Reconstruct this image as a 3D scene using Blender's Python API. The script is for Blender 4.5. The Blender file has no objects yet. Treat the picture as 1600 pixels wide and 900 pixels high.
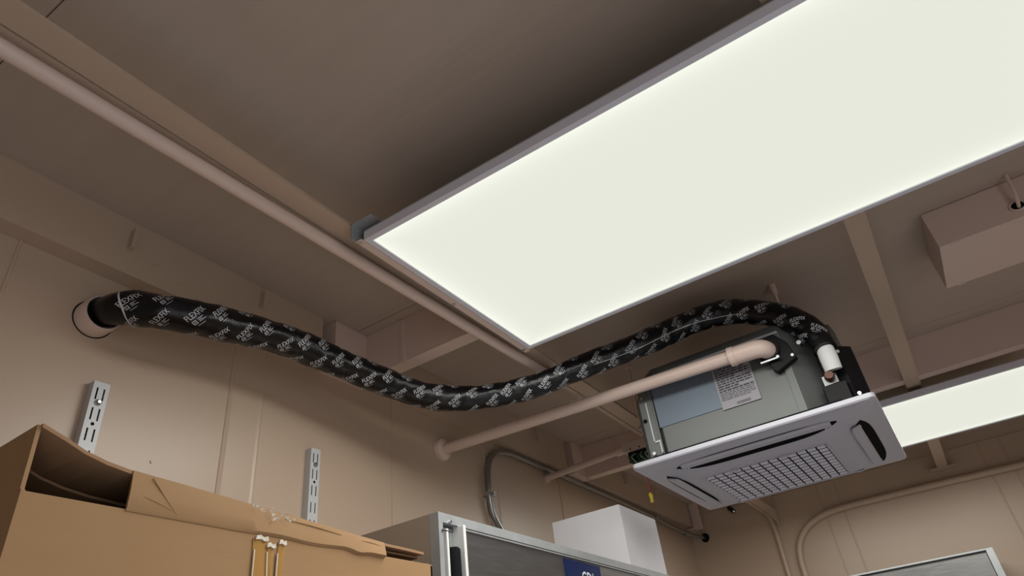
import bpy, bmesh, math, random
from mathutils import Vector, Matrix
random.seed(7)
S = bpy.context.scene
COL = S.collection

# ------------------------------------------------------------------ camera, world, exposure
cam_d = bpy.data.cameras.new('camera'); cam = bpy.data.objects.new('camera', cam_d); COL.objects.link(cam)
cam_d.sensor_fit = 'HORIZONTAL'; cam_d.sensor_width = 36.0; cam_d.lens = 23.449
cam_d.clip_start = 0.02; cam_d.clip_end = 50
cam.matrix_world = Matrix(((0.54701, -0.41674, -0.72603, 0.0),
                           (-0.82991, -0.3836, -0.40509, 0.0),
                           (-0.10969, 0.82412, -0.55569, 1.55),
                           (0, 0, 0, 1)))
S.camera = cam
W = bpy.data.worlds.new('world'); S.world = W; W.use_nodes = True
W.node_tree.nodes['Background'].inputs[0].default_value = (0.92, 0.96, 1.0, 1)
W.node_tree.nodes['Background'].inputs[1].default_value = 1.3
S.view_settings.view_transform = 'Standard'; S.view_settings.look = 'None'
S.view_settings.exposure = 0.0; S.view_settings.gamma = 1.0
S.view_settings.use_curve_mapping = False
PANEL_W = 15.0          # watts behind each ceiling panel
DIFF = (0.80, 0.82, 0.72)   # radiance of the diffuser sheet

# ------------------------------------------------------------------ materials
def mat(name, col, rough=0.5, metal=0.0, noise=0.0, nscale=6.0, bump=0.0, bscale=60.0, spec=0.5,
        stretch=None, trans=0.0, rough_noise=0.0, coat=0.0):
    m = bpy.data.materials.new(name); m.use_nodes = True
    nt = m.node_tree; b = nt.nodes['Principled BSDF']
    b.inputs['Base Color'].default_value = (*col, 1); b.inputs['Roughness'].default_value = rough
    b.inputs['Metallic'].default_value = metal; b.inputs['Specular IOR Level'].default_value = spec
    b.inputs['Transmission Weight'].default_value = trans; b.inputs['Coat Weight'].default_value = coat
    tc = nt.nodes.new('ShaderNodeTexCoord'); mp = nt.nodes.new('ShaderNodeMapping')
    nt.links.new(tc.outputs['Object'], mp.inputs[0])
    if stretch: mp.inputs['Scale'].default_value = stretch
    if noise or rough_noise:
        n = nt.nodes.new('ShaderNodeTexNoise'); n.inputs['Scale'].default_value = nscale; n.inputs['Detail'].default_value = 6
        nt.links.new(mp.outputs[0], n.inputs[0])
    if noise:
        r = nt.nodes.new('ShaderNodeMix'); r.data_type = 'RGBA'
        r.inputs[6].default_value = tuple(c * (1 - noise) for c in col) + (1,)
        r.inputs[7].default_value = tuple(min(1, c * (1 + noise)) for c in col) + (1,)
        nt.links.new(n.outputs['Fac'], r.inputs[0]); nt.links.new(r.outputs[2], b.inputs['Base Color'])
    if rough_noise:
        mr = nt.nodes.new('ShaderNodeMapRange'); mr.inputs[3].default_value = max(0.03, rough - rough_noise); mr.inputs[4].default_value = rough + rough_noise
        nt.links.new(n.outputs['Fac'], mr.inputs[0]); nt.links.new(mr.outputs[0], b.inputs['Roughness'])
    if bump:
        n2 = nt.nodes.new('ShaderNodeTexNoise'); n2.inputs['Scale'].default_value = bscale; n2.inputs['Detail'].default_value = 4
        bp = nt.nodes.new('ShaderNodeBump'); bp.inputs['Strength'].default_value = bump; bp.inputs['Distance'].default_value = 0.004
        nt.links.new(mp.outputs[0], n2.inputs[0]); nt.links.new(n2.outputs['Fac'], bp.inputs['Height'])
        nt.links.new(bp.outputs[0], b.inputs['Normal'])
    return m

PAINT = (0.505, 0.388, 0.295)
M = {}
M['paint'] = mat('beige_paint', PAINT, 0.36, noise=0.05, nscale=2.5, bump=0.10, bscale=9)
M['pipe_paint'] = mat('beige_pipe_paint', (0.70, 0.555, 0.49), 0.38, noise=0.03)
M['ceil'] = mat('beige_ceiling_paint', (0.47, 0.385, 0.32), 0.42, noise=0.09, nscale=3.0, bump=0.22, bscale=7, stretch=(9, 1.2, 1))
M['floor'] = mat('grey_floor', (0.66, 0.67, 0.73), 0.5, noise=0.06)
M['galv'] = mat('galvanised_steel', (0.40, 0.42, 0.43), 0.45, 0.35, noise=0.18, nscale=25, rough_noise=0.08)
M['galv_dark'] = mat('dull_galvanised_sheet', (0.125, 0.133, 0.13), 0.5, 0.3, noise=0.15, nscale=12, rough_noise=0.06)
M['reflect_blue'] = mat('painted_blue_reflection', (0.14, 0.175, 0.22), 0.55, 0.2, noise=0.08, nscale=8)  # bluish reflection on the casing, held as a flat colour
M['steel'] = mat('brushed_stainless', (0.30, 0.30, 0.30), 0.34, 0.9, noise=0.12, nscale=14, stretch=(1, 1, 14), rough_noise=0.08, bump=0.05, bscale=20)
M['steel_side'] = mat('stainless_side_sheet', (0.40, 0.35, 0.29), 0.42, 0.3, noise=0.06)  # brown reflected in the stainless is put into its base colour
M['zinc'] = mat('zinc_bolt', (0.6, 0.62, 0.65), 0.28, 1.0)
M['conduit'] = mat('steel_conduit', (0.36, 0.37, 0.37), 0.32, 0.95, noise=0.1, nscale=30)
M['alu'] = mat('anodised_frame', (0.72, 0.73, 0.82), 0.5, 0.0)
M['white'] = mat('shaded_white_plastic', (0.52, 0.52, 0.585), 0.42, noise=0.02)  # white darkened so the shade under the cassette panel sits in the colour
M['white_flat'] = mat('white_carton', (0.70, 0.70, 0.74), 0.7, noise=0.03)
M['foam'] = mat('white_foam_sleeve', (0.72, 0.73, 0.73), 0.8)
M['black'] = mat('black_plastic', (0.005, 0.005, 0.006), 0.5, spec=0.2)
M['void'] = mat('black_recess', (0.006, 0.006, 0.007), 0.9, spec=0.1)
M['tape'] = mat('black_foil_tape', (0.004, 0.004, 0.005), 0.30, spec=0.35, bump=0.5, bscale=45, rough_noise=0.12, nscale=18)
M['print'] = mat('silver_print', (0.62, 0.64, 0.68), 0.5, noise=0.3, nscale=40)
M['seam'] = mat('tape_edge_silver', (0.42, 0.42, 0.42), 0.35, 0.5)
M['card'] = mat('cardboard', (0.35, 0.205, 0.095), 0.8, noise=0.05, nscale=5, stretch=(1, 1, 3), bump=0.22, bscale=11)
M['card_in'] = mat('cardboard_inside', (0.33, 0.19, 0.10), 0.85, noise=0.08)
M['tornp'] = mat('torn_paper', (0.72, 0.66, 0.56), 0.9, bump=0.4, bscale=200)
M['tapeclr'] = mat('brown_packing_tape', (0.44, 0.24, 0.075), 0.18, coat=0.6)
M['tapeedge'] = mat('pale_tape_edge', (0.75, 0.68, 0.55), 0.3)  # pale lines along the packing tape
M['blue'] = mat('blue_plate', (0.003, 0.013, 0.075), 0.5, spec=0.25)
M['ink'] = mat('dark_print', (0.05, 0.05, 0.06), 0.7)
M['label'] = mat('grey_paper_label', (0.29, 0.28, 0.31), 0.6)
M['letter'] = mat('white_lettering', (0.75, 0.77, 0.8), 0.6)
M['copper'] = mat('copper_brown', (0.09, 0.035, 0.022), 0.45, 0.4)
M['green'] = mat('green_wire', (0.01, 0.14, 0.06), 0.4)
M['red'] = mat('red_wire', (0.42, 0.008, 0.02), 0.4)
M['yellow'] = mat('yellow_connector', (0.75, 0.58, 0.01), 0.45)
M['grey_wire'] = mat('grey_wire', (0.4, 0.42, 0.42), 0.5)
M['rail'] = mat('grey_painted_rail', (0.56, 0.58, 0.60), 0.45, 0.1, noise=0.05)
M['acrylic'] = mat('milky_acrylic', (0.80, 0.80, 0.78), 0.25)
mm = bpy.data.materials.new('lit_diffuser'); mm.use_nodes = True
_n = mm.node_tree; _b = _n.nodes['Principled BSDF']
_b.inputs['Base Color'].default_value = (0.02, 0.02, 0.02, 1); _b.inputs['Roughness'].default_value = 0.6
_b.inputs['Specular IOR Level'].default_value = 0.0
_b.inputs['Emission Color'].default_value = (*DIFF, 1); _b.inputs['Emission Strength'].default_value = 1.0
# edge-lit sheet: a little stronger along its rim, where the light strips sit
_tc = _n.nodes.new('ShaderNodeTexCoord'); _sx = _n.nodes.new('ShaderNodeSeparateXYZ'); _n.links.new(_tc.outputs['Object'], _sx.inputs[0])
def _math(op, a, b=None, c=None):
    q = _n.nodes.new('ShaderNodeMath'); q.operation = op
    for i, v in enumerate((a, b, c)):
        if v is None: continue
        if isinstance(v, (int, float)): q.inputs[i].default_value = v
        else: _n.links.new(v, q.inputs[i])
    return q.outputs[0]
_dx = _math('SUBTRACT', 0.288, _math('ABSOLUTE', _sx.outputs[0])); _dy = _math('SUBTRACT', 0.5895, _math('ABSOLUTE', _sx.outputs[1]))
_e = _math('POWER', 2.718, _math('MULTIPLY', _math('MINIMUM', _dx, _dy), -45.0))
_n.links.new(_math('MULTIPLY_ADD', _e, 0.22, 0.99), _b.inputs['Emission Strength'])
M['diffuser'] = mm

# ------------------------------------------------------------------ mesh helpers
class MB:
    def __init__(s): s.v = []; s.f = []
    def add(s, vs, fs):
        o = len(s.v); s.v += [tuple(v) for v in vs]; s.f += [tuple(i + o for i in f) for f in fs]; return s
    def box(s, x0, x1, y0, y1, z0, z1):
        if x0 > x1: x0, x1 = x1, x0
        if y0 > y1: y0, y1 = y1, y0
        if z0 > z1: z0, z1 = z1, z0
        return s.add([(x0, y0, z0), (x1, y0, z0), (x1, y1, z0), (x0, y1, z0), (x0, y0, z1), (x1, y0, z1), (x1, y1, z1), (x0, y1, z1)],
                     [(3, 2, 1, 0), (4, 5, 6, 7), (0, 1, 5, 4), (1, 2, 6, 5), (2, 3, 7, 6), (3, 0, 4, 7)])
    def cyl(s, p, q, r, n=16, r2=None):
        return s.tube([p, q], [r, r if r2 is None else r2], n)
    def tube(s, pts, r, n=12, caps=True):
        pts = [Vector(p) for p in pts]; m = len(pts)
        rs = r if isinstance(r, (list, tuple)) else [r] * m
        fr = frames(pts); o = []
        for i in range(m):
            u, w = fr[i][1], fr[i][2]
            for k in range(n):
                a = 2 * math.pi * k / n
                o.append(pts[i] + rs[i] * (math.cos(a) * u + math.sin(a) * w))
        fs = [(i * n + k, i * n + (k + 1) % n, (i + 1) * n + (k + 1) % n, (i + 1) * n + k) for i in range(m - 1) for k in range(n)]
        if caps: fs += [tuple(range(n - 1, -1, -1)), tuple((m - 1) * n + k for k in range(n))]
        return s.add(o, fs)
    def prism(s, poly, ax, a, b):
        n = len(poly)
        def pt(u, v, c):
            return {0: (c, u, v), 1: (u, c, v), 2: (u, v, c)}[ax]
        vs = [pt(u, v, a) for u, v in poly] + [pt(u, v, b) for u, v in poly]
        return s.add(vs, [tuple(range(n)), tuple(range(2 * n - 1, n - 1, -1))] + [(i, i + n, (i + 1) % n + n, (i + 1) % n) for i in range(n)])
    def loft(s, rings, cap0=False, cap1=False):
        n = len(rings[0]); vs = [p for r in rings for p in r]
        fs = [(i * n + k, i * n + (k + 1) % n, (i + 1) * n + (k + 1) % n, (i + 1) * n + k) for i in range(len(rings) - 1) for k in range(n)]
        if cap0: fs.append(tuple(range(n - 1, -1, -1)))
        if cap1: fs.append(tuple((len(rings) - 1) * n + k for k in range(n)))
        return s.add(vs, fs)
    def build(s, name, m, parent=None, smooth=False, bevel=0.0):
        org = ORG.get(parent.name, Vector()) if parent else Vector()
        me = bpy.data.meshes.new(name)
        me.from_pydata([Vector(v) - org for v in s.v], [], s.f)
        bm = bmesh.new(); bm.from_mesh(me); bmesh.ops.recalc_face_normals(bm, faces=bm.faces)
        if bevel: bmesh.ops.bevel(bm, geom=list(bm.edges), offset=bevel, segments=2, affect='EDGES', profile=0.5)
        bm.to_mesh(me); bm.free()
        if smooth:
            for p in me.polygons: p.use_smooth = True
            try: me.set_sharp_from_angle(angle=math.radians(40))
            except Exception: pass
        me.materials.append(M[m])
        o = bpy.data.objects.new(name, me); COL.objects.link(o)
        if parent: o.parent = parent
        ORG[o.name] = org
        return o
ORG = {}
def frames(pts):
    m = len(pts); T = []
    for i in range(m):
        a = pts[max(0, i - 1)]; b = pts[min(m - 1, i + 1)]; T.append((b - a).normalized())
    up = Vector((0, 0, 1)) if abs(T[0].z) < 0.9 else Vector((1, 0, 0))
    u = (up - T[0] * up.dot(T[0])).normalized(); out = []
    for i in range(m):
        if i:
            ax = T[i - 1].cross(T[i])
            if ax.length > 1e-9:
                u = Matrix.Rotation(T[i - 1].angle(T[i]), 3, ax.normalized()) @ u
            u = (u - T[i] * u.dot(T[i])).normalized()
        out.append((T[i], u, T[i].cross(u)))
    return out
def spline(P, n=8):
    P = [Vector(p) for p in P]; out = []
    for i in range(len(P) - 1):
        p0 = P[i - 1] if i else P[0] * 2 - P[1]; p1 = P[i]; p2 = P[i + 1]
        p3 = P[i + 2] if i + 2 < len(P) else P[-1] * 2 - P[-2]
        for k in range(n):
            t = k / n
            out.append(0.5 * ((2 * p1) + (p2 - p0) * t + (2 * p0 - 5 * p1 + 4 * p2 - p3) * t * t + (3 * p1 - p0 - 3 * p2 + p3) * t ** 3))
    out.append(P[-1]); return out
def thing(name, loc, label, cat, group=None):
    o = bpy.data.objects.new(name, None); COL.objects.link(o); o.location = loc; o.empty_display_size = 0.05
    ORG[o.name] = Vector(loc); tag(o, label, cat, group); return o
def tag(o, label, cat, group=None):
    o['label'] = label; o['category'] = cat
    if group: o['group'] = group
    return o
def struct(o, label=None):
    o['kind'] = 'structure'
    if label: o['label'] = label
    return o
def part(o, label): o['label'] = label; return o
def text_mesh(txt, size):
    """flat outline of a word, as (verts2d, faces), centred"""
    c = bpy.data.curves.new('t', 'FONT'); c.body = txt; c.size = size; c.resolution_u = 2
    c.align_x = 'CENTER'; c.align_y = 'CENTER'; c.fill_mode = 'FRONT'
    ob = bpy.data.objects.new('t', c); COL.objects.link(ob)
    dg = bpy.context.evaluated_depsgraph_get(); me = bpy.data.meshes.new_from_object(ob.evaluated_get(dg))
    v = [(p.co.x, p.co.y) for p in me.vertices]; f = [tuple(p.vertices) for p in me.polygons]
    bpy.data.objects.remove(ob); bpy.data.curves.remove(c); bpy.data.meshes.remove(me)
    return v, f

# ------------------------------------------------------------------ the room
X0, XB = -2.4, 3.93           # near end wall, back wall
YL, YR = 1.239, -1.27         # left wall, right wall
ZC = 2.55; ZB = 2.415         # ceiling, underside of the beams
struct(MB().box(X0, XB, YR, YL, -0.05, 0.0).build('floor', 'floor'), 'grey floor of the room')
ceil = struct(MB().box(X0 - .05, XB + .05, YR - .05, YL + .05, ZC + 0.006, ZC + 0.05).build('ceiling', 'ceil'), 'beige painted sheet ceiling')
xs = [X0, -0.955, 0.181, 1.19, 2.454, XB]
for a, b in zip(xs[:-1], xs[1:]):
    MB().box(a + 0.0012, b - 0.0012, YR, YL, ZC, ZC + 0.006).build('ceiling_sheet', 'ceil', ceil)

wl = struct(MB().box(X0, XB, YL, YL + 0.05, 0, ZC).build('wall_left', 'paint'), 'beige painted steel wall with pressed battens')
def batten(xa, xb):
    t = 0.004; c = 0.006
    MB().prism([(xa, YL + .001), (xa + .001, YL - t * .4), (xa + c, YL - t), (xa + 2 * c, YL - t * .5), (xb - 2 * c, YL - t * .5), (xb - c, YL - t), (xb - .001, YL - t * .4), (xb, YL + .001)], 2, 0.0, 2.42).build('batten', 'paint', wl)
for a, b in ((0.846, 0.942), (1.858, 1.936)): batten(a, b)
for x in (0.368, 1.393, 2.39, 2.866, 3.35):
    MB().prism([(x - .004, YL + .001), (x - .002, YL - .003), (x + .002, YL - .003), (x + .004, YL + .001)], 2, 0, 2.42).build('seam_bead', 'paint', wl)
for x, z in ((0.56, 2.14), (0.70, 2.07)):
    MB().cyl((x, YL + .001, z), (x, YL - .002, z), .003, 8).build('paint_drip', 'paint', wl)
wb = struct(MB().box(XB, XB + 0.05, YR, YL, 0, ZC).build('wall_back', 'paint'), 'beige painted back wall with raised seams')
for y in (0.505, 0.414, -0.269, -0.364):
    MB().prism([(XB + .001, y - .005), (XB - .003, y - .002), (XB - .003, y + .002), (XB + .001, y + .005)], 2, 0, 2.5).build('seam_bead', 'paint', wb)
MB().box(XB - .004, XB, YR, YL, 2.488, 2.492).build('weld_line', 'paint', wb)
DX0, DX1, DZ = -1.3, 0.5, 2.12   # opening added to the unseen right wall to let fill daylight in
struct(MB().box(X0, DX0, YR - 0.05, YR, 0, ZC).box(DX1, XB, YR - 0.05, YR, 0, ZC).box(DX0, DX1, YR - 0.05, YR, DZ, ZC).build('wall_right', 'paint'), 'beige painted right wall with an opening added for daylight, out of view')
struct(MB().box(X0 - 0.05, X0, YR, YL, 0, ZC).build('wall_front', 'paint'), 'beige end wall behind the viewer')

# edge girder along the top of the left wall: thin fascia and soffit with open gaps before each beam bracket
def fascia(n, xa, xb):
    t = MB().box(xa, xb, 1.196, 1.201, 2.419, 2.5495).box(xa, xb, 1.201, YL - .0005, 2.419, 2.424).build('trim_%d' % n, 'paint')
    struct(t, 'beige steel edge girder along the top of the left wall')
    return t
t1 = fascia(1, X0, 1.074); t2 = fascia(2, 1.275, 2.405); t3 = fascia(3, 2.60, 3.845)
def lug(p, x, z0, z1):
    MB().box(x - .0035, x + .0035, 1.178, 1.1965, z0, z1).build('lug', 'paint', p)
lug(t1, 0.538, 2.475, 2.522); lug(t1, 0.871, 2.486, 2.532); lug(t2, 2.172, 2.482, 2.53)
lug(t3, 2.98, 2.482, 2.53); lug(t3, 3.33, 2.482, 2.53); lug(t1, 0.10, 2.475, 2.522)
for x, z in ((0.60, 2.47), (0.66, 2.452), (0.80, 2.468)):
    MB().cyl((x, 1.1965, z), (x, 1.1945, z), .0028, 8).build('weld_dot', 'paint', t1)
for x, z in ((2.26, 2.455), (2.02, 2.49)):
    MB().cyl((x, 1.1965, z), (x, 1.1935, z), .004, 8).build('weld_dot', 'paint', t2)

def beam(n, x, gx, stiff):
    w = 0.045
    b = MB().box(x, x + .007, YR, 1.180, ZB, ZC - .0005).box(x + .007, x + w, YR, 1.180, ZB, ZB + .007).build('trim_%d' % n, 'pipe_paint')
    struct(b, 'deep beige steel beam crossing the ceiling')
    MB().box(gx, x + .007, 1.180, 1.187, ZB, ZC - .001).box(gx, x + w, 1.187, YL, ZB, ZB + .004).build('end_bracket', 'pipe_paint', b)
    MB().box(gx, gx + .006, 1.187, YL - .001, ZB + .004, ZC - .001).build('bracket_return', 'pipe_paint', b)
    for y in stiff:
        MB().box(x - .004, x, y - .007, y + .007, ZB + .004, ZC - .004).build('weld_strip', 'pipe_paint', b)
    return b
beam(4, 1.225, 1.106, (1.045,))
b5 = beam(5, 2.535, 2.44, (1.035, 0.3, -0.75))
# bracket at the far corner
struct(MB().box(3.885, 3.9, 1.15, 1.205, 2.405, 2.5495).box(3.868, XB, 1.196, YL, 2.405, 2.419).build('trim_6', 'pipe_paint'), 'beige upright flange where the edge girder meets the back wall')

def bar(n, y0, y1, label):
    o = MB().box(X0, XB - .001, y0, y1, ZB - .007, ZB - .0005).build('trim_%d' % n, 'paint')
    return struct(o, label)
b7 = bar(7, 0.742, 0.789, 'long beige flat bar under the beams beside the big light')
MB().box(X0, 3.9, 0.793, 0.808, ZB - .0065, ZB - .0005).build('edge_strip', 'paint', b7)
b8 = bar(8, -0.113, -0.067, 'long beige flat bar above the cassette end of the light')
MB().box(3.86, XB - .001, -0.15, -0.035, ZB - .012, ZB - .0075).build('end_plate', 'paint', b8)
b9 = bar(9, -0.96, -0.915, 'long beige flat bar near the right wall')

# ------------------------------------------------------------------ ceiling light panels
def light_panel(xa, xb, label, channel=True):
    ya, yb = 0.709, -0.47; z = 2.37; fw = 0.012; h = 0.020
    t = thing('light_panel', ((xa + xb) / 2, (ya + yb) / 2, z), label, 'ceiling light', 'flat light panels under the ceiling')
    f = MB()
    f.box(xa - fw, xa, yb - fw, ya + fw, z, z + h).box(xb, xb + fw, yb - fw, ya + fw, z, z + h)
    f.box(xa, xb, ya, ya + fw, z, z + h).box(xa, xb, yb - fw, yb, z, z + h)
    f.build('frame', 'alu', t)
    MB().box(xa - fw, xb + fw, yb - fw, ya + fw, z + h, z + h + .003).build('back_sheet', 'galv', t)
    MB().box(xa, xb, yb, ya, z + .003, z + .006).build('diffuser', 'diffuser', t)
    for ye, s in ((ya + fw, 1), (yb - fw, -1)):
        c = MB(); x2, x3 = xa - .030, xb + .020
        yo = ye + s * .017
        c.box(x2, x3, min(yo, yo - s * .002), max(yo, yo - s * .002), z, ZB - .008)
        c.box(x2, x3, min(yo, ye - s * .035), max(yo, ye - s * .035), ZB - .010, ZB - .008)
        ch = c.build('mounting_channel', 'galv', t)
        MB().box(x2 + .012, x3, min(yo - s * .0022, ye + s * .001), max(yo - s * .0022, ye + s * .001), z - .001, z + .001).build('channel_lip', 'pipe_paint', ch)  # galvanised lip coloured tan to carry the reflection it shows
        for u in (0.03, 0.5, 0.97):
            x = x2 + (x3 - x2) * u; ym = ye + s * .009
            MB().cyl((x, ym, z - .001), (x, ym, z - .003), .004, 10).build('screw', 'zinc', ch)
    L = bpy.data.lights.new('panel_light', 'AREA'); L.shape = 'RECTANGLE'; L.size = xb - xa; L.size_y = ya - yb
    L.energy = PANEL_W; L.spread = math.pi; L.color = (1.0, 0.985, 0.93)
    lo = bpy.data.objects.new('panel_light', L); COL.objects.link(lo); lo.parent = t
    lo.location = (0, 0, -0.0015)
    return t
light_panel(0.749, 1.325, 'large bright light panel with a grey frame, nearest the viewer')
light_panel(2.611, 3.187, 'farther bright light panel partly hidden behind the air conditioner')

# ------------------------------------------------------------------ painted pipe along the flat bar
pp = thing('painted_pipe', (X0, 0.81, 2.39), 'long beige pipe slung under the ceiling beside the flat bar', 'pipe')
MB().tube([(X0 + .002, 0.866, 2.39), (0.13, 0.810, 2.39), (1.53, 0.777, 2.389)], 0.0128, 20).build('pipe', 'pipe_paint', pp, True)
MB().tube([(1.515, 0.7773, 2.389), (1.545, 0.7767, 2.389)], 0.0150, 20).build('end_cap', 'pipe_paint', pp, True)

# ------------------------------------------------------------------ ceiling box, upper right
cb = thing('ceiling_box', (1.877, -0.5, 2.442), 'beige sheet metal box fixed to the ceiling with a cable hole', 'box')
MB().box(1.754, 2.0, -0.80, -0.25, 2.442, 2.549).build('casing', 'pipe_paint', cb, bevel=.0015)
MB().tube([(1.7535 - .002, -.4365 + .016 * math.cos(a), 2.474 + .013 * math.sin(a)) for a in [k * math.pi / 10 for k in range(21)]], .0025, 8, False).build('grommet', 'pipe_paint', cb, True)
MB().cyl((1.7535, -.4365, 2.474), (1.7525, -.4365, 2.474), .0135, 16).build('cable_hole', 'void', cb)
MB().tube(spline([(1.7545, -.438, 2.470), (1.74, -.438, 2.476), (1.728, -.441, 2.50), (1.722, -.445, 2.549)], 6), .0042, 8).build('cable', 'pipe_paint', cb, True)
for x, y in ((1.76, -.285), (1.995, -.285)):
    MB().box(x - .003, x + .003, y - .012, y + .008, 2.4395, 2.442).build('latch_tab', 'tornp', cb)

# ------------------------------------------------------------------ wall sleeve and insulated line
sl = thing('wall_sleeve', (0.528, YL, 2.318), 'beige pipe sleeve through the wall around the black line', 'sleeve')
ring = []
for y, r in ((YL + .001, .0375), (1.200, .0365), (1.198, .0355), (1.200, .0330), (YL, .0330)):
    ring.append([(0.528 + r * math.cos(a), y, 2.318 + r * math.sin(a)) for a in [2 * math.pi * k / 32 for k in range(32)]])
MB().loft(ring).build('sleeve', 'pipe_paint', sl, True)
ring = [[(0.528 + r * math.cos(a), y, 2.318 + r * math.sin(a)) for a in [2 * math.pi * k / 32 for k in range(32)]] for r, y in ((.0400, YL - .0003), (.0385, YL - .0012), (.0376, YL - .0003))]
MB().loft(ring).build('sealant_ring', 'void', sl, True)

DP = [(0.529, 1.215, 2.322), (0.535, 1.175, 2.318), (0.553, 1.145, 2.316), (0.590, 1.115, 2.312), (0.641, 1.09, 2.311), (0.706, 1.08, 2.318), (0.776, 1.07, 2.327), (0.858, 1.065, 2.334),
      (0.948, 1.06, 2.336), (1.063, 1.05, 2.328), (1.156, 1.03, 2.321), (1.244, 1.0, 2.308), (1.301, 0.96, 2.304), (1.361, 0.9, 2.304),
      (1.412, 0.83, 2.312), (1.452, 0.75, 2.326), (1.493, 0.67, 2.350), (1.538, 0.59, 2.375), (1.585, 0.51, 2.400), (1.635, 0.43, 2.432),
      (1.668, 0.35, 2.452), (1.687, 0.262, 2.446), (1.699, 0.184, 2.412), (1.704, 0.130, 2.370), (1.700, 0.102, 2.328), (1.690, 0.089, 2.290), (1.683, 0.084, 2.256)]
PTS = spline(DP, 9); FR = frames(PTS)
ARC = [0.0]
for a, b in zip(PTS[:-1], PTS[1:]): ARC.append(ARC[-1] + (b - a).length)
LEN = ARC[-1]
def duct_r(s, th):
    r = 0.0335
    r += 0.0011 * math.sin(31 * s + 1.3 * math.sin(th)) + 0.0007 * math.sin(83 * s + 2 * th) + 0.0006 * math.sin(5 * th + 19 * s)
    r += 0.0004 * math.sin(170 * s + 3 * th)
    r *= 1.0 - 0.20 * math.exp(-(s / 0.045) ** 2)
    if s > LEN - 0.05: r *= 1.0 - 0.14 * ((s - LEN + .05) / .05)
    m = s / LEN
    r *= 1.03 - 0.09 * math.exp(-((m - 0.55) / 0.13) ** 2)
    return r
def duct_pt(s, th, off=0.0):
    s = min(max(s, 0), LEN - 1e-6); lo, hi = 0, len(ARC) - 1
    while hi - lo > 1:
        md = (lo + hi) // 2
        if ARC[md] <= s: lo = md
        else: hi = md
    t = (s - ARC[lo]) / (ARC[hi] - ARC[lo])
    p = PTS[lo].lerp(PTS[hi], t); u = FR[lo][1].lerp(FR[hi][1], t); w = FR[lo][2].lerp(FR[hi][2], t)
    return p + (duct_r(s, th) + off) * (math.cos(th) * u.normalized() + math.sin(th) * w.normalized())
du = thing('insulated_line', DP[0], 'black taped insulated line sagging from wall to air conditioner, printed all over', 'duct')
NS, NT = 330, 32
MB().loft([[duct_pt(LEN * i / NS, 2 * math.pi * k / NT) for k in range(NT)] for i in range(NS + 1)], True, True).build('tape_wrap', 'tape', du, True)
# print: repeated word with a small emblem and lines beneath, wrapped on the tape
tv, tf = text_mesh('FLEXFIX', 0.0150)
tv = [(x * .74, y) for x, y in tv]
pr = MB(); pl = MB()
def wrap(mb, poly_v, poly_f, s0, th0, ang, off):
    ca, sa = math.cos(ang), math.sin(ang); out = []
    for x, y in poly_v:
        u, v = x * ca - y * sa, x * sa + y * ca
        out.append(duct_pt(s0 + u, th0 - v / 0.0335, off))
    mb.add(out, poly_f)
rnd = random.Random(3)
s0 = 0.075; row = 0
while s0 < LEN - 0.03:
    for k in range(4):
        th = 2 * math.pi * (k + 0.5 * (row % 2)) / 4 + rnd.uniform(-.12, .12) + row * 0.13
        sj = s0 + rnd.uniform(-.006, .006); ang = rnd.uniform(-.12, .12) + 0.9
        ang = ang if s0 < 0.75 else ang - 0.2
        wrap(pr, [(x, y) for x, y in tv], tf, sj, th, ang, 0.0007)
        q = []
        qf = []
        def rect(x0, y0, x1, y1):
            n = len(q); q.extend([(x0, y0), (x1, y0), (x1, y1), (x0, y1)]); qf.append((n, n + 1, n + 2, n + 3))
        rect(-.016, -.0150, -.0148, -.0082); rect(-.0098, -.0150, -.0086, -.0082); rect(-.016, -.0090, -.0086, -.0080); rect(-.016, -.0152, -.0086, -.0142); rect(-.0130, -.0128, -.0116, -.0102)
        rect(-.005, -.0090, .006, -.0081); rect(-.005, -.0114, .002, -.0106); rect(-.005, -.0140, .008, -.0131)
        rect(-.012, -.0192, .002, -.0185)
        wrap(pl, q, qf, sj, th, ang, 0.0008)
    s0 += 0.050; row += 1
part(pr.build('printed_words', 'print', du), 'silver FLEXFIX print repeated over the black tape')['kind'] = 'stuff'
pl.build('printed_lines', 'print', du)['kind'] = 'stuff'
# light edge of the tape on the rising part, and a pale wrap strip near the wall
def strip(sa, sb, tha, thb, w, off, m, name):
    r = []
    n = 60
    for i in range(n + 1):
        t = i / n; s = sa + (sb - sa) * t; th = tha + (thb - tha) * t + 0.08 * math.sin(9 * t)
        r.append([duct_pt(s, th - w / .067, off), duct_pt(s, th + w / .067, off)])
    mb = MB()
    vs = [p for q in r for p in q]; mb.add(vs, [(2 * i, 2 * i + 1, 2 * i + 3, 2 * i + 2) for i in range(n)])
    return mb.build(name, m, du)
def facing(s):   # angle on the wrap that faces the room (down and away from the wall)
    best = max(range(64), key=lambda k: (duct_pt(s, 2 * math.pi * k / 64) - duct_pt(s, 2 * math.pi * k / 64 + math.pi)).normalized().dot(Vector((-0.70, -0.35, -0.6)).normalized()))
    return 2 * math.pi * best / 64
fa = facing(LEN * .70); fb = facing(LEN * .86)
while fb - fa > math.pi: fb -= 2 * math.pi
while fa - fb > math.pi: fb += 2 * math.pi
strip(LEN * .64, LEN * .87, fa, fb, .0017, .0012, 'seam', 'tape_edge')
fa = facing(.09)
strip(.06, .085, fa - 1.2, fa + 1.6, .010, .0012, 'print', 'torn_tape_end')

# ------------------------------------------------------------------ cassette air conditioner
AX0, AX1, AY0, AY1 = 1.655, 2.272, 0.022, 0.636
ACX, ACY = (AX0 + AX1) / 2, (AY0 + AY1) / 2
ac = thing('air_conditioner', (ACX, ACY, 2.07), 'ceiling cassette air conditioner with bare metal body and white louvred panel', 'air conditioner')
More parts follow.
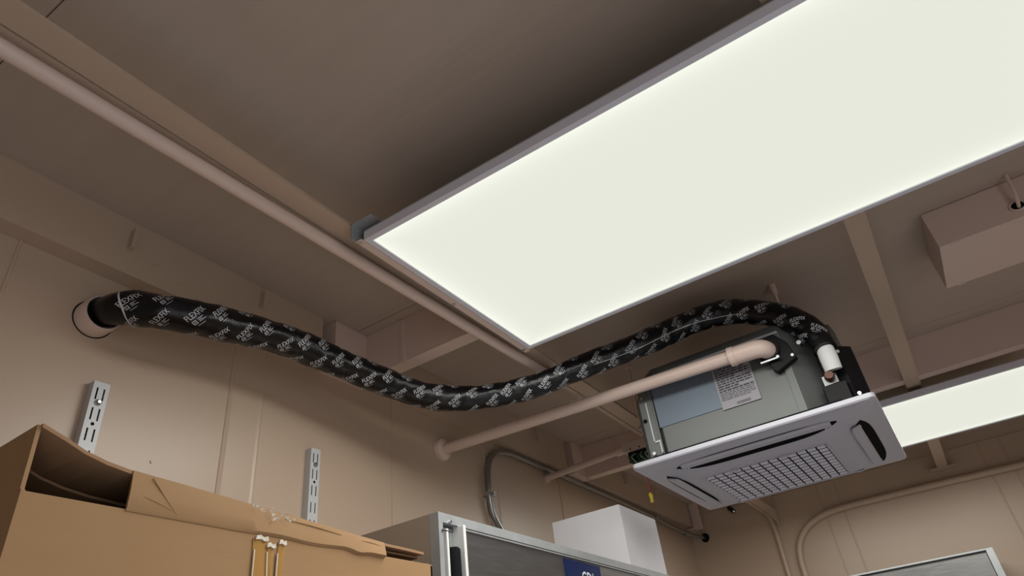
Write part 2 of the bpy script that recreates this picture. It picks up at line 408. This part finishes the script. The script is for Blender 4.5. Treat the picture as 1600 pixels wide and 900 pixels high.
# body: galvanised casing with cut corners
def octo(x0, x1, y0, y1, c): return [(x0, y0 + c), (x0, y1 - c), (x0 + c, y1), (x1 - c, y1), (x1, y1 - c), (x1, y0 + c), (x1 - c, y0), (x0 + c, y0)]
bx0, bx1, by0, by1 = 1.688, 2.245, 0.052, 0.612
prof = octo(bx0, bx1, by0, by1, 0.075)
prof[7] = (bx0 + .115, by0); prof[0] = (bx0, by0 + .118)
body = MB()
body.prism(prof, 2, 2.122, 2.345)
body.loft([[(x, y, 2.345) for x, y in prof], [(ACX + (x - ACX) * .975, ACY + (y - ACY) * .975, 2.372) for x, y in prof]], False, True)
bd = body.build('casing', 'galv_dark', ac)
MB().box(bx0 - .0022, bx0, 0.350, 0.543, 2.196, 2.338).build('reflection_sheet', 'reflect_blue', bd)  # lighter bluish reflection on the bare casing, put in as a coloured sheet
for ya_, yb_ in ((0.178, 0.190), (0.546, 0.556)): MB().box(bx0 - .0045, bx0, ya_, yb_, 2.125, 2.345).build('corner_flange', 'galv_dark', bd)
MB().box(bx0 - .005, bx0, 0.175, 0.53, 2.342, 2.348).build('top_flange', 'galv', bd)
# black foam gasket over the panel
MB().prism(octo(bx0 - .008, bx1 + .006, by0 - .006, by1 + .006, .05), 2, 2.112, 2.124).build('gasket', 'void', ac)
# hanger brackets, rods and nuts
def hanger(x, y, zb, y2):
    h = MB().box(x - .012, x + .012, min(y - .012, y2), max(y + .012, y2), zb, zb + .004).build('hanger_bracket', 'galv', ac)
    MB().cyl((x, y, zb - .012), (x, y, 2.549), .0042, 10).build('threaded_rod', 'pipe_paint', h, True)
    MB().cyl((x, y, zb + .004), (x, y, zb + .012), .0085, 6).build('nut', 'zinc', h)
    MB().cyl((x, y, 2.515), (x, y, 2.549), .0095, 10).build('rod_coupling', 'pipe_paint', h, True)
hanger(1.812, 0.156, 2.385, 0.20); hanger(1.923, 0.677, 2.30, 0.61)
hanger(2.15, 0.156, 2.385, 0.20); hanger(2.15, 0.677, 2.30, 0.61)
# left edge frame with folded metal strip
lf = MB().prism([(bx0 + .004, 0.548), (bx0 - .006, 0.551), (bx0 - .006, 0.585), (bx0 + .030, 0.606), (bx0 + .04, 0.598)], 2, 2.124, 2.295).build('corner_post', 'galv_dark', ac)
MB().box(bx0 - .009, bx0 - .006, 0.563, 0.567, 2.16, 2.275).box(bx0 - .009, bx0 - .006, 0.548, 0.567, 2.158, 2.163).box(bx0 - .009, bx0 - .006, 0.548, 0.552, 2.128, 2.158).build('bent_clip', 'galv', lf)
for z in (2.288, 2.13):
    MB().cyl((bx0 - .008, .572, z), (bx0 - .014, .572, z), .005, 8).build('bolt', 'zinc', lf)
MB().cyl((bx0 - .0065, .578, 2.225), (bx0 - .0075, .578, 2.225), .006, 10).build('post_hole', 'void', lf)
# right cut corner: electrical box, pipe stubs
rc = MB().prism([(bx0 + .012, 0.166), (bx0 - .004, 0.172), (bx0 - .004, 0.184), (bx0 + .02, 0.184)], 2, 2.124, 2.345).build('edge_post', 'galv_dark', ac)
eb = MB().prism([(1.745, 0.030), (1.712, 0.060), (1.735, 0.115), (1.80, 0.1), (1.80, 0.030)], 2, 2.122, 2.268).build('electrical_box', 'black', ac)
MB().prism([(1.700, 0.070), (1.697, 0.122), (1.72, 0.126), (1.728, 0.07)], 2, 2.124, 2.172).build('cover_step', 'black', eb)
MB().cyl((1.717, .064, 2.252), (1.7085, .060, 2.252), .0045, 8).build('screw', 'zinc', eb)
MB().cyl((1.702, .055, 2.130), (1.692, .052, 2.130), .0045, 8).build('screw', 'zinc', eb)
MB().prism([(1.704, 0.084), (1.708, 0.118), (1.73, 0.118), (1.73, 0.084)], 2, 2.176, 2.200).build('pipe_plate', 'galv', ac)
MB().cyl((1.702, 0.100, 2.192), (1.683, 0.098, 2.192), .0125, 12, .010).build('copper_nut', 'copper', ac)
MB().tube([(1.686, 0.0845, 2.262), (1.690, 0.084, 2.235), (1.697, 0.0845, 2.205)], [.0205, .0215, .0205], 20).build('foam_sleeve', 'foam', ac, True)
MB().cyl((1.686, .133, 2.287), (1.660, .133, 2.287), .006, 6).build('bolt', 'zinc', ac)
# black drain spout the condensate pipe plugs into
MB().prism([(0.222, 2.285), (0.215, 2.332), (0.185, 2.335), (0.160, 2.30), (0.150, 2.255), (0.205, 2.232), (0.214, 2.24)], 0, bx0 - .0005, bx0 - .022).build('drain_spout', 'black', ac, bevel=.003)
MB().cyl((bx0 - .02, .210, 2.293), (bx0 - .034, .210, 2.293), .0285, 20).build('spout_collar', 'black', ac, True)
MB().box(bx0 - .036, bx0 - .030, .188, .235, 2.2615, 2.2655).cyl((bx0 - .032, .190, 2.2635), (bx0 - .042, .190, 2.2635), .0038, 8).build('hose_clip', 'zinc', ac)
MB().cyl((bx0 - .022, .158, 2.262), (bx0 - .026, .158, 2.262), .004, 8).build('screw', 'zinc', ac)
# caution label with lines of small print on the metal body
lb = part(MB().box(bx0 - .0036, bx0 - .0024, 0.266, 0.367, 2.188, 2.326).build('caution_label', 'label', ac), 'grey caution label with rows of small print')
ln = MB(); rr = random.Random(5)
z = 2.320; rows = [(.0068, .0042)] * 13 + [(.0046, .0018)] * 5
for i, (step, hh) in enumerate(rows):
    y = 0.362; end = 0.271 + (rr.uniform(0, .05) if i in (4, 7, 11, 14, 17) else 0)
    while y > end:
        w = rr.uniform(.006, .016); y2 = max(y - w, end)
        ln.box(bx0 - .0040, bx0 - .0036, y2, y, z - hh, z); y = y2 - .0022
    z -= step
for k in range(14): ln.box(bx0 - .0040, bx0 - .0036, .292 + k * .0026, .2934 + k * .0026, 2.192, 2.199)
ln.build('small_print', 'ink', lb)['kind'] = 'stuff'
# white panel, bulging down to the grille plateau
def rrect(cx, cy, hx, hy, r, z, n=6):
    o = []
    for (sx, sy, a0) in ((1, 1, 0), (-1, 1, 90), (-1, -1, 180), (1, -1, 270)):
        for k in range(n + 1):
            a = math.radians(a0 + 90 * k / n); o.append((cx + sx * (hx - r) + r * math.cos(a), cy + sy * (hy - r) + r * math.sin(a), z))
    return o
HX, HY = (AX1 - AX0) / 2, (AY1 - AY0) / 2
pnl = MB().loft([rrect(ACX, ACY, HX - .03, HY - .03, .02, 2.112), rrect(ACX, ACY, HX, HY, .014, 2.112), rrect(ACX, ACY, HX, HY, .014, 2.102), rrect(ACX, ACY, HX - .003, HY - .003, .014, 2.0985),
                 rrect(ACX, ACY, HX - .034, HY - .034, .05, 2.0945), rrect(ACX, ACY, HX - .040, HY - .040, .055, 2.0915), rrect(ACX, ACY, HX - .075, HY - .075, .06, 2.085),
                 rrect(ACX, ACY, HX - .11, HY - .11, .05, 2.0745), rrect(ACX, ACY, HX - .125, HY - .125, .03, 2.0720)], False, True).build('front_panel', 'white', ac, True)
# louvres: curved black strip painted as the slot's shade, with a white vane
def louvre(side):
    d = HX - .062; L0 = 0.205
    def P(a, o, z):
        return {'near': (ACX - d + o, ACY + a, z), 'far': (ACX + d - o, ACY + a, z), 'left': (ACX + a, ACY + d - o, z), 'right': (ACX + a, ACY - d + o, z)}[side]
    n = 24; top = []; bot = []
    for i in range(n + 1):
        t = -1 + 2 * i / n; w = (1 - abs(t) ** 5)
        top.append((t * L0, -.006 - .016 * w)); bot.append((t * L0, -.004 + .030 * w))
    poly = top + bot[::-1]
    zf = lambda o: (2.0893 if side != 'far' else 2.0925) - 0.26 * (o + .012)
    vs = [P(a, o, zf(o) - .0014) for a, o in poly] + [P(a, o, zf(o) + .006) for a, o in poly]; m = len(poly)
    MB().add(vs, [tuple(range(m)), tuple(range(2 * m - 1, m - 1, -1))] + [(i, i + m, (i + 1) % m + m, (i + 1) % m) for i in range(m)]).build('air_slot', 'void', ac)
    sec = {'near': ((-.020, -.0015), (-.019, -.0075), (-.004, -.0062), (.004, -.0035), (.004, -.0020)),
           'right': ((.000, -.0020), (.004, -.0070), (.022, -.0060), (.025, -.0035), (.022, -.0020)),
           'left': ((-.012, -.0015), (-.011, -.0055), (.010, -.0062), (.020, -.0040), (.020, -.0020)),
           'far': ((-.012, -.0015), (-.011, -.0055), (.010, -.0062), (.020, -.0040), (.020, -.0020))}[side]
    vane = []
    for i in range(n + 1):
        t = -.93 + 1.86 * i / n; a = t * L0; w = 1 - .35 * abs(t) ** 10
        vane.append([P(a, o * w, zf(o) + zz) for (o, zz) in sec])
    vn = MB().loft(vane, True, True).build('louvre_vane', 'white', ac, True)
    for t in (-.86, .86):
        MB().cyl(P(t * L0, .0, zf(.0) - .001), P(t * L0, .006, zf(.006) - .0065), .003, 8).build('vane_pivot', 'white', vn)
for sd in ('near', 'far', 'left', 'right'): louvre(sd)
# intake grille: 14 columns by 11 rows of bars over a black sheet painted as intake shade
gx0, gx1, gy0, gy1 = 1.806, 2.138, 0.176, 0.494
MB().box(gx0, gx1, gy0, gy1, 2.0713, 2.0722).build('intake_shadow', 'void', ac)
M['lit_slat'] = mat('lit_grille_plastic', (0.74, 0.74, 0.84), 0.4)  # same white lightened: light caught by the bars is in the colour
gr = MB().box(gx0 - .006, gx0, gy0 - .006, gy1 + .006, 2.0700, 2.0722).box(gx1, gx1 + .006, gy0 - .006, gy1 + .006, 2.0700, 2.0722).box(gx0, gx1, gy0 - .006, gy0, 2.0700, 2.0722).box(gx0, gx1, gy1, gy1 + .006, 2.0700, 2.0722).build('intake_grille', 'white', ac)
NC, NR = 13, 11
cw = (gy1 - gy0) / NC; rw = (gx1 - gx0) / NR
slat_me = None
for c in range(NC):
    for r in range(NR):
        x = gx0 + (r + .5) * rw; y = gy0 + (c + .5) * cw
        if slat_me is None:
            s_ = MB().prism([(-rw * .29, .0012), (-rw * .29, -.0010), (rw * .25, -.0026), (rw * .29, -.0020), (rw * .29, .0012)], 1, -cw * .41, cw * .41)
            o = s_.build('grille_slat', 'lit_slat'); slat_me = o.data
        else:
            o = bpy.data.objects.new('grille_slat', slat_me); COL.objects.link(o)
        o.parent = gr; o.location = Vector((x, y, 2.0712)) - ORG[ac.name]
for y in (0.28, 0.415):
    MB().box(gx0 - .008, gx0 + .010, y - .009, y + .009, 2.0672, 2.0705).build('grille_latch', 'white', gr)
# maker's mark near the grille: two letters and a round emblem
mk = MB(); v2, f2 = text_mesh('LG', 0.013)
mk.add([(1.788 - y, 0.357 - x, 2.0738) for x, y in v2], f2)
mk.build('makers_mark', 'ink', front := pnl)
em = MB(); em.cyl((1.788, 0.333, 2.0742), (1.788, 0.333, 2.0735), .0075, 20)
em.build('round_emblem', 'ink', pnl)

# ------------------------------------------------------------------ condensate pipe from the air conditioner to the wall
cp = thing('condensate_pipe', (1.63, 1.236, 2.325), 'long pink painted pipe from wall collar to the air conditioner elbow', 'pipe')
MB().tube([(1.627, 1.2385, 2.326), (1.632, 0.262, 2.296)], .0172, 24).build('pipe', 'pipe_paint', cp, True)
MB().tube(spline([(1.632, 0.292, 2.297), (1.632, 0.262, 2.296), (1.633, 0.236, 2.295), (1.640, 0.219, 2.294), (1.654, 0.2115, 2.293), (1.670, 0.210, 2.293)], 5), .0232, 24).build('elbow', 'pipe_paint', cp, True)
MB().tube([(1.632, 0.300, 2.2972), (1.632, 0.285, 2.2967)], .0255, 24).build('socket_rim', 'pipe_paint', cp, True)
MB().tube([(1.627, 1.2388, 2.326), (1.627, 1.228, 2.3257), (1.627, 1.222, 2.3255)], [.036, .034, .022], 28).build('wall_collar', 'pipe_paint', cp, True)

# ------------------------------------------------------------------ short pipe and open junction box
sp = thing('short_pipe', (2.287, 1.23, 2.374), 'short pink painted pipe between the wall and the junction box', 'pipe')
MB().tube([(2.287, 1.2385, 2.374), (2.29, 0.905, 2.392)], .0125, 20).build('pipe', 'pipe_paint', sp, True)
MB().tube([(2.29, 0.925, 2.391), (2.29, 0.893, 2.393)], .018, 20).build('coupling', 'pipe_paint', sp, True)
MB().tube([(2.287, 1.2388, 2.374), (2.287, 1.226, 2.3745)], .017, 20).build('wall_collar', 'pipe_paint', sp, True)
jb = thing('junction_box', (2.31, 0.84, 2.36), 'small open pink junction box with loose wires beside the air conditioner', 'junction box')
MB().box(2.27, 2.36, 0.800, 0.893, 2.3725, 2.408).build('cover', 'pipe_paint', jb, bevel=.002)
MB().box(2.285, 2.36, 0.793, 0.880, 2.335, 2.3725).build('inside', 'black', jb)
for y, z in ((.862, 2.378), (.826, 2.378)):
    MB().cyl((2.2705, y, z), (2.269, y, z), .0028, 8).build('screw_hole', 'void', jb)
for i in range(9):
    y = .868 - i * .0085; q = random.Random(i)
    MB().tube(spline([(2.29, y, 2.365), (2.272 - q.uniform(0, .01), y + q.uniform(-.02, .01), 2.345), (2.276, y - .01, 2.322 + q.uniform(-.01, .01)), (2.29, y - q.uniform(0, .03), 2.312 + q.uniform(-.01, .008)), (2.30, y - .01, 2.336)], 5), .0026, 6).build('wire', ['green', 'green', 'grey_wire'][i % 3], jb, True)
wc = thing('wire_connector', (1.93, .70, 2.085), 'yellow wire connector dangling on a red wire below the air conditioner', 'wire')
MB().tube(spline([(1.935, .6205, 2.19), (1.932, .66, 2.20), (1.930, .692, 2.175), (1.9292, .699, 2.13), (1.929, .700, 2.106)], 6), .0014, 6).build('wire', 'red', wc, True)
MB().tube([(1.929, .7, 2.108), (1.929, .7, 2.102), (1.929, .7, 2.092), (1.929, .7, 2.080)], [.0042, .0064, .0042, .0046], 10).build('cap', 'yellow', wc, True)

# twisted wire hanging at the flat bar
tw = thing('tie_wire', (1.785, .81, 2.40), 'twisted beige tie wire hanging from the flat bar', 'wire')
MB().tube(spline([(1.775, .837, 2.402), (1.778, .815, 2.401), (1.782, .80, 2.404)], 5), .0022, 6).build('strand', 'tornp', tw, True)
MB().tube(spline([(1.765, .80, 2.408), (1.772, .806, 2.396), (1.79, .808, 2.392), (1.795, .80, 2.408)], 5), .0018, 6).build('strand', 'pipe_paint', tw, True)

# ------------------------------------------------------------------ steel conduit on the left wall
cd = thing('conduit', (1.99, 1.225, 1.9), 'grey steel conduit bending up the left wall and along the girder', 'conduit')
MB().tube(spline([(1.97, 1.222, 1.92), (1.965, 1.222, 2.02), (1.945, 1.222, 2.07), (1.915, 1.222, 2.106), (1.886, 1.222, 2.132), (1.860, 1.222, 2.168), (1.849, 1.222, 2.220), (1.852, 1.222, 2.283), (1.862, 1.222, 2.328), (1.886, 1.222, 2.362), (1.93, 1.222, 2.388), (2.02, 1.222, 2.403), (2.17, 1.222, 2.404), (2.5, 1.222, 2.404), (2.95, 1.222, 2.402), (3.3, 1.222, 2.396), (3.6, 1.218, 2.382), (3.78, 1.20, 2.368), (XB - .002, 1.165, 2.362)], 7), .0105, 14).build('tube', 'conduit', cd, True)
for (x, z, vert) in ((1.8505, 2.224, True), (3.35, 2.392, False)):
    k = (MB().box(x - .014, x + .018, 1.208, 1.2385, z - .006, z + .006) if vert else MB().box(x - .006, x + .006, 1.207, 1.2385, z - .014, z + .014)).build('clamp', 'zinc', cd)
    MB().cyl((x, 1.209, z), (x, 1.200, z), .006, 6).build('bolt', 'zinc', k)
MB().tube([(3.72, 1.2075, 2.3715), (3.80, 1.195, 2.367)], .0145, 14).build('coupling', 'conduit', cd, True)
MB().cyl((XB - .001, 1.162, 2.362), (XB - .008, 1.164, 2.362), .024, 16).build('gland', 'void', cd, True)

# ------------------------------------------------------------------ painted pipes on the back wall
w1 = tag(MB().tube(spline([(XB - .016, -1.25, 2.332), (XB - .016, -0.40, 2.341), (XB - .016, -0.03, 2.345), (XB - .016, 0.30, 2.345), (XB - .016, 0.45, 2.341), (XB - .016, 0.54, 2.325), (XB - .016, 0.62, 2.287), (XB - .016, 0.675, 2.225), (XB - .016, 0.697, 2.15), (XB - .016, 0.70, 2.06), (XB - .016, 0.70, 1.97), (XB - .016, 0.70, 1.6), (XB - .016, 0.70, 0.3)], 8), .016, 16).build('wall_pipe', 'paint', None, True), 'beige pipe running across the back wall and bending down', 'pipe')
w2 = tag(MB().tube(spline([(XB - .013, 0.97, 2.538), (XB - .013, 0.88, 2.50), (XB - .013, 0.826, 2.455), (XB - .013, 0.79, 2.39), (XB - .013, 0.777, 2.31), (XB - .013, 0.778, 2.20), (XB - .013, 0.78, 2.08), (XB - .013, 0.78, 1.6), (XB - .013, 0.78, 0.3)], 8), .013, 14).build('wall_pipe', 'paint', None, True), 'thin beige pipe curving down the back wall beneath the cassette', 'pipe')
gs = tag(MB().prism([(0.85, 2.50), (0.745, 2.52), (0.742, 2.335), (0.748, 2.335)], 0, XB - .001, XB - .02).build('gusset_plate', 'paint'), 'triangular beige gusset plate on the back wall', 'bracket')
st = thing('cable_stub', (XB - .06, .955, 2.445), 'short black cable stub under the far edge of the cassette', 'cable')
MB().tube([(XB - .002, 0.985, 2.485), (XB - .05, .955, 2.452)], .013, 12).build('stub', 'black', st, True)
MB().cyl((XB - .05, .955, 2.452), (XB - .054, .9525, 2.4495), .006, 8).build('tip', 'zinc', st)

# ------------------------------------------------------------------ slotted shelf uprights on the left wall
def upright(x, zt, label):
    t = thing('shelf_upright', (x, YL, 0.9), label, 'shelf rail', 'slotted shelf rails on the left wall')
    w, d = 0.015, 0.020; yf = YL - d
    z0 = 0.9
    f = MB()
    f.box(x - w, x - w + .002, yf, YL - .0005, z0, zt).box(x + w - .002, x + w, yf, YL - .0005, z0, zt).box(x - w + .002, x + w - .002, yf, YL - .0005, zt - .002, zt)
    # slotted face as a grid of cells with the slots left open
    w2 = w - .002; cols = [(x - w2, x - .008), (x - .008, x - .0048), (x - .0048, x + .0048), (x + .0048, x + .008), (x + .008, x + w2)]
    zs = []; z = zt; pitch = .040
    f.box(x - w2, x + w2, yf, yf + .002, zt - .012, zt - .002)
    z = zt - .012
    while z - pitch > 1.6:
        for i, (a, b) in enumerate(cols):
            if i in (1, 3): f.box(a, b, yf, yf + .002, z - pitch, z - .024)
            else: f.box(a, b, yf, yf + .002, z - pitch, z)
        z -= pitch
    f.box(x - w2, x + w2, yf, yf + .002, z0, z)
    f.build('channel', 'rail', t)
    MB().box(x - w + .002, x + w - .002, YL - .004, YL - .002, z0, zt - .003).build('channel_back', 'void', t)
    MB().tube([(x, yf, zt - .041), (x, yf - .003, zt - .041), (x, yf - .006, zt - .041)], [.0065, .006, .003], 12).build('screw', 'zinc', t, True)
    MB().cyl((x, yf, zt - .083), (x, yf - .0006, zt - .083), .0032, 10).build('hole', 'void', t)
    return t
upright(0.566, 2.187, 'slotted grey shelf rail rising behind the open end of the cardboard box')
upright(1.095, 2.190, 'slotted grey shelf rail rising between cardboard box and steel cabinet')
sh = thing('wall_shelf', (0.75, 0.95, 1.38), 'steel shelf carrying the cardboard box, hidden below the picture', 'shelf')
MB().box(0.2, 0.945, 0.70, 1.216, 1.365, 1.38).build('board', 'galv', sh)
for x in (0.566,):
    MB().prism([(1.2185, 1.365), (0.75, 1.365), (0.75, 1.345), (1.2185, 1.25)], 0, x - .003, x + .003).build('arm', 'galv', sh)

# ------------------------------------------------------------------ cardboard box
YF = 0.72
cx = thing('cardboard_box', (0.6, 0.9, 1.38), 'brown cardboard carton with a gaping torn corner and tape', 'box')
XL, XR, ZF = 0.285, 0.904, 1.796
edge = [(0.2885, 1.865), (0.315, 1.856), (0.335, 1.848), (0.36, 1.842), (0.39, 1.838), (0.45, 1.835), (0.553, 1.829), (0.667, 1.823), (0.73, 1.8185), (0.79, 1.8154), (0.85, 1.8145), (0.885, 1.8135)]
MB().box(XL + .004, XR, YF, YF + .004, 1.38, ZF).build('front_side', 'card', cx)
MB().prism([(YF - .002, 1.38), (1.10, 1.38), (1.10, 1.850), (YF + .004, 1.864), (YF + .001, ZF + .002), (YF - .002, ZF)], 0, XL, XL + .004).build('left_side', 'card', cx)
MB().prism([(YF, 1.38), (1.10, 1.38), (1.10, 1.80), (YF + .01, 1.80), (YF, ZF - .002)], 0, XR - .004, XR - .0002).build('right_side', 'card', cx)
MB().box(XL + .004, XR - .004, 1.096, 1.10, 1.38, 1.85).build('rear_side', 'card_in', cx)
MB().box(XL + .004, XR - .004, YF + .004, 1.096, 1.38, 1.384).build('bottom', 'card', cx)
def sheet(fr, bk, t):
    n = len(fr); vs = [(x, y, z) for x, y, z in fr] + [(x, y, z) for x, y, z in bk]
    vs += [(x, y, z + t) for x, y, z in fr] + [(x, y, z + t) for x, y, z in bk]
    fs = []
    for i in range(n - 1):
        fs += [(i, i + 1, n + i + 1, n + i), (2 * n + i, 3 * n + i, 3 * n + i + 1, 2 * n + i + 1), (i, 2 * n + i, 2 * n + i + 1, i + 1), (n + i, n + i + 1, 3 * n + i + 1, 3 * n + i)]
    fs += [(0, n, 3 * n, 2 * n), (n - 1, 3 * n - 1, 4 * n - 1, 2 * n - 1)]
    return MB().add(vs, fs)
sheet([(x, YF + .001, z - .004) for x, z in edge], [(x, 1.095, 1.846 - .03 * (x - .29)) for x, z in edge], .004).build('top_side', 'card_in', cx)
# inner second flap under the top, its crease seen in the opening
sheet([(x, YF + .085, z - .008) for x, z in edge[:6]], [(x, 1.09, z - .02) for x, z in edge[:6]], .003).build('inner_flap', 'card_in', cx)
# tuck flap covering the middle of the front opening, with a wavy crease
n = 40; up = []; lo = []
def top_at(x):
    for (a, za), (b, zb) in zip(edge[:-1], edge[1:]):
        if a <= x <= b: return za + (zb - za) * (x - a) / (b - a)
    return edge[-1][1]
for i in range(n + 1):
    x = 0.389 + (0.790 - 0.389) * i / n
    zl = ZF - .002 + (.0012 * math.sin(46 * x) - .004 * math.exp(-((x - .735) / .016) ** 2)) * min(1, max(0, (x - .5) / .1))
    bulge = .0012 + (.0022 + .0012 * math.sin(25 * x + 1)) * min(1, max(0, (x - .52) / .1))
    up.append([(x, YF - .0005, top_at(x)), (x, YF - .002 - bulge * .3, (top_at(x) + ZF) / 2), (x, YF - .001 - bulge, zl + .003), (x, YF - .0008, zl), (x, YF + .001, zl + .001), (x, YF + .001, top_at(x))])
MB().loft(up, True, True).build('tuck_flap', 'card', cx, True)
MB().box(0.792, 0.885, YF + .012, YF + .06, 1.806, 1.8085).build('small_flap', 'card_in', cx)
# torn paper and tape
rt = random.Random(11); tp = MB()
for (x, z, n_) in [(0.548, 1.8265, 6), (0.562, 1.8250, 7), (0.578, 1.822, 8), (0.592, 1.8225, 6), (0.572, 1.815, 5), (0.60, 1.819, 5)]:
    for _ in range(n_):
        a, b = x + rt.uniform(-.009, .009), z + rt.uniform(-.003, .003)
        tp.add([(a, YF - .007, b), (a + rt.uniform(.002, .007), YF - .0085, b + rt.uniform(-.002, .001)), (a + rt.uniform(.001, .005), YF - .007, b - rt.uniform(.001, .004))], [(0, 1, 2)])
tp.build('torn_paper', 'tornp', cx)
def tstrip(xa, xb, zt, zb, skew):
    pts = []; m_ = 10
    for i in range(m_ + 1):
        t = i / m_; z = zt + (zb - zt) * t
        pts.append([(xa + skew * t, YF - .0012, z), ((xa + xb) / 2 + skew * t, YF - .0022 - .0008 * math.sin(7 * t), z), (xb + skew * t, YF - .0012, z), (xb + skew * t, YF - .0003, z), (xa + skew * t, YF - .0003, z)])
    return MB().loft(pts, True, True).build('tape_strip', 'tapeclr', cx, True)
tstrip(.553, .573, 1.789, 1.60, .012); tstrip(.592, .603, 1.788, 1.60, -.004)
tstrip(.576, .585, 1.781, 1.60, .010)
for a, b in (((.412, 1.834), (.447, 1.799)), ((.405, 1.812), (.44, 1.803)), ((.60, 1.819), (.70, 1.8135)), ((.74, 1.811), (.785, 1.8085))):
    MB().tube(spline([(a[0], YF - .0020, a[1]), ((a[0] + b[0]) / 2 - .002, YF - .0024, (a[1] + b[1]) / 2 + .001), (b[0], YF - .0020, b[1])], 6), .0007, 6).build('crease', 'card', cx, True)
for x, z, w in ((.565, 1.790, .010), (.580, 1.783, .007), (.5975, 1.789, .006)):
    MB().prism([(x - w, z - .003), (x - w * .9, z + .002), (x - w * .3, z + .0035), (x + w * .2, z + .001), (x + w * .8, z + .0028), (x + w, z - .002), (x + w * .4, z - .0035), (x - w * .2, z - .0015)], 1, YF - .0042, YF - .0025).build('tape_torn_edge', 'tornp', cx)
tl = MB()
for x, s in ((.5555, 0), (.5745, .004), (.591, 0)):
    tl.tube([(x, YF - .0022, 1.775), (x + s, YF - .0026, 1.72), (x + s * 1.6, YF - .0022, 1.62)], .0011, 6)
tl.build('tape_crease', 'tapeedge', cx)

# ------------------------------------------------------------------ steel cabinet with blue plate
ck = thing('steel_cabinet', (1.75, 0.98, 0.0), 'brushed steel cabinet with a blue plate on its door', 'cabinet')
KX0, KX1, KY0, KY1, KZ = 0.965, 2.60, 0.75, 1.20, 1.90
MB().box(KX0 + .003, KX1 - .003, KY0 + .02, KY1, 0.0, KZ - .001).build('carcass', 'steel_side', ck)
MB().box(KX0, KX0 + .003, KY0 + .021, KY1, 0.002, KZ).build('side_sheet', 'steel_side', ck)
MB().box(KX0, KX1, KY0, KY0 + .0205, KZ - .017, KZ).build('top_rail', 'galv', ck)
MB().box(KX0, KX0 + .012, KY0, KY0 + .0205, 0.002, KZ - .0172).build('corner_rail', 'galv', ck)
dr = MB().box(1.045, KX1 - .01, KY0 + .004, KY0 + .02, 0.05, KZ - .0175).build('door', 'steel', ck)
MB().box(1.045, KX1 - .01, KY0 + .0005, KY0 + .004, KZ - .0215, KZ - .019).build('door_edge', 'galv', dr)
pt = part(MB().box(1.421, 1.600, KY0 + .0015, KY0 + .004, 1.74, 1.874).build('name_plate', 'blue', dr), 'blue plate with white letters CDI')
v2, f2 = text_mesh('CDI', 0.052)
MB().add([(1.527 + x * .72, KY0 + .0012, 1.834 + y) for x, y in v2], f2).build('lettering', 'letter', dr)
# clear holder beside the door with a dark grip inside
h = MB().box(0.982, 0.988, KY0 - .004, KY0 + .016, 1.2, 1.872).box(1.022, 1.030, KY0 - .012, KY0 + .016, 1.2, 1.883).build('holder_side', 'acrylic', ck, bevel=.001)
MB().box(0.988, 1.022, KY0 + .013, KY0 + .019, 1.2, 1.880).build('holder_back', 'galv', h)
MB().tube([(1.005, KY0 + .001, 1.30), (1.005, KY0 + .001, 1.838), (1.005, KY0 + .001, 1.842)], [.0130, .0130, .010], 18).build('grip', 'void', ck, True)
MB().tube([(1.0045, KY0 + .009, 1.84), (1.0045, KY0 + .009, 1.872)], .001, 6).build('grip_wire', 'black', ck)
MB().tube([(0.972, KY0 - .002, 1.868), (1.0, KY0 - .004, 1.868), (1.001, KY0 - .004, 1.880)], .0016, 8).build('latch_hook', 'ink', ck)
MB().cyl((0.997, KY0, 1.886), (0.997, KY0 - .004, 1.886), .003, 10).build('screw', 'zinc', ck)
MB().cyl((KX0, 0.905, 1.868), (KX0 - .003, 0.905, 1.868), .004, 10).build('rivet', 'zinc', ck)

wx = thing('white_box', (1.93, 0.86, KZ), 'plain white box standing on the steel cabinet', 'box')
MB().box(1.798, 2.062, 0.752, 0.974, KZ + .0005, 2.062).build('carton', 'white_flat', wx, bevel=.001)
MB().box(1.799, 2.061, 0.753, 0.973, 2.062, 2.064).build('lid', 'white_flat', wx)

# ------------------------------------------------------------------ metal cabinet by the back wall
k2 = thing('metal_cabinet', (3.7, 0.2, 0.0), 'grey metal cabinet against the back wall, lower right corner', 'cabinet')
MB().box(3.512, 3.90, -0.118, 0.58, 0.0, 1.972).build('carcass', 'galv_dark', k2)
MB().box(3.506, 3.512, -0.088, 0.575, 0.03, 1.962).build('door', 'steel', k2)
MB().box(3.50, 3.90, -0.118, 0.58, 1.972, 1.978).build('top_rim', 'galv', k2)
MB().box(3.50, 3.512, -0.118, -0.092, 0.0, 1.972).build('corner_strip', 'galv', k2)
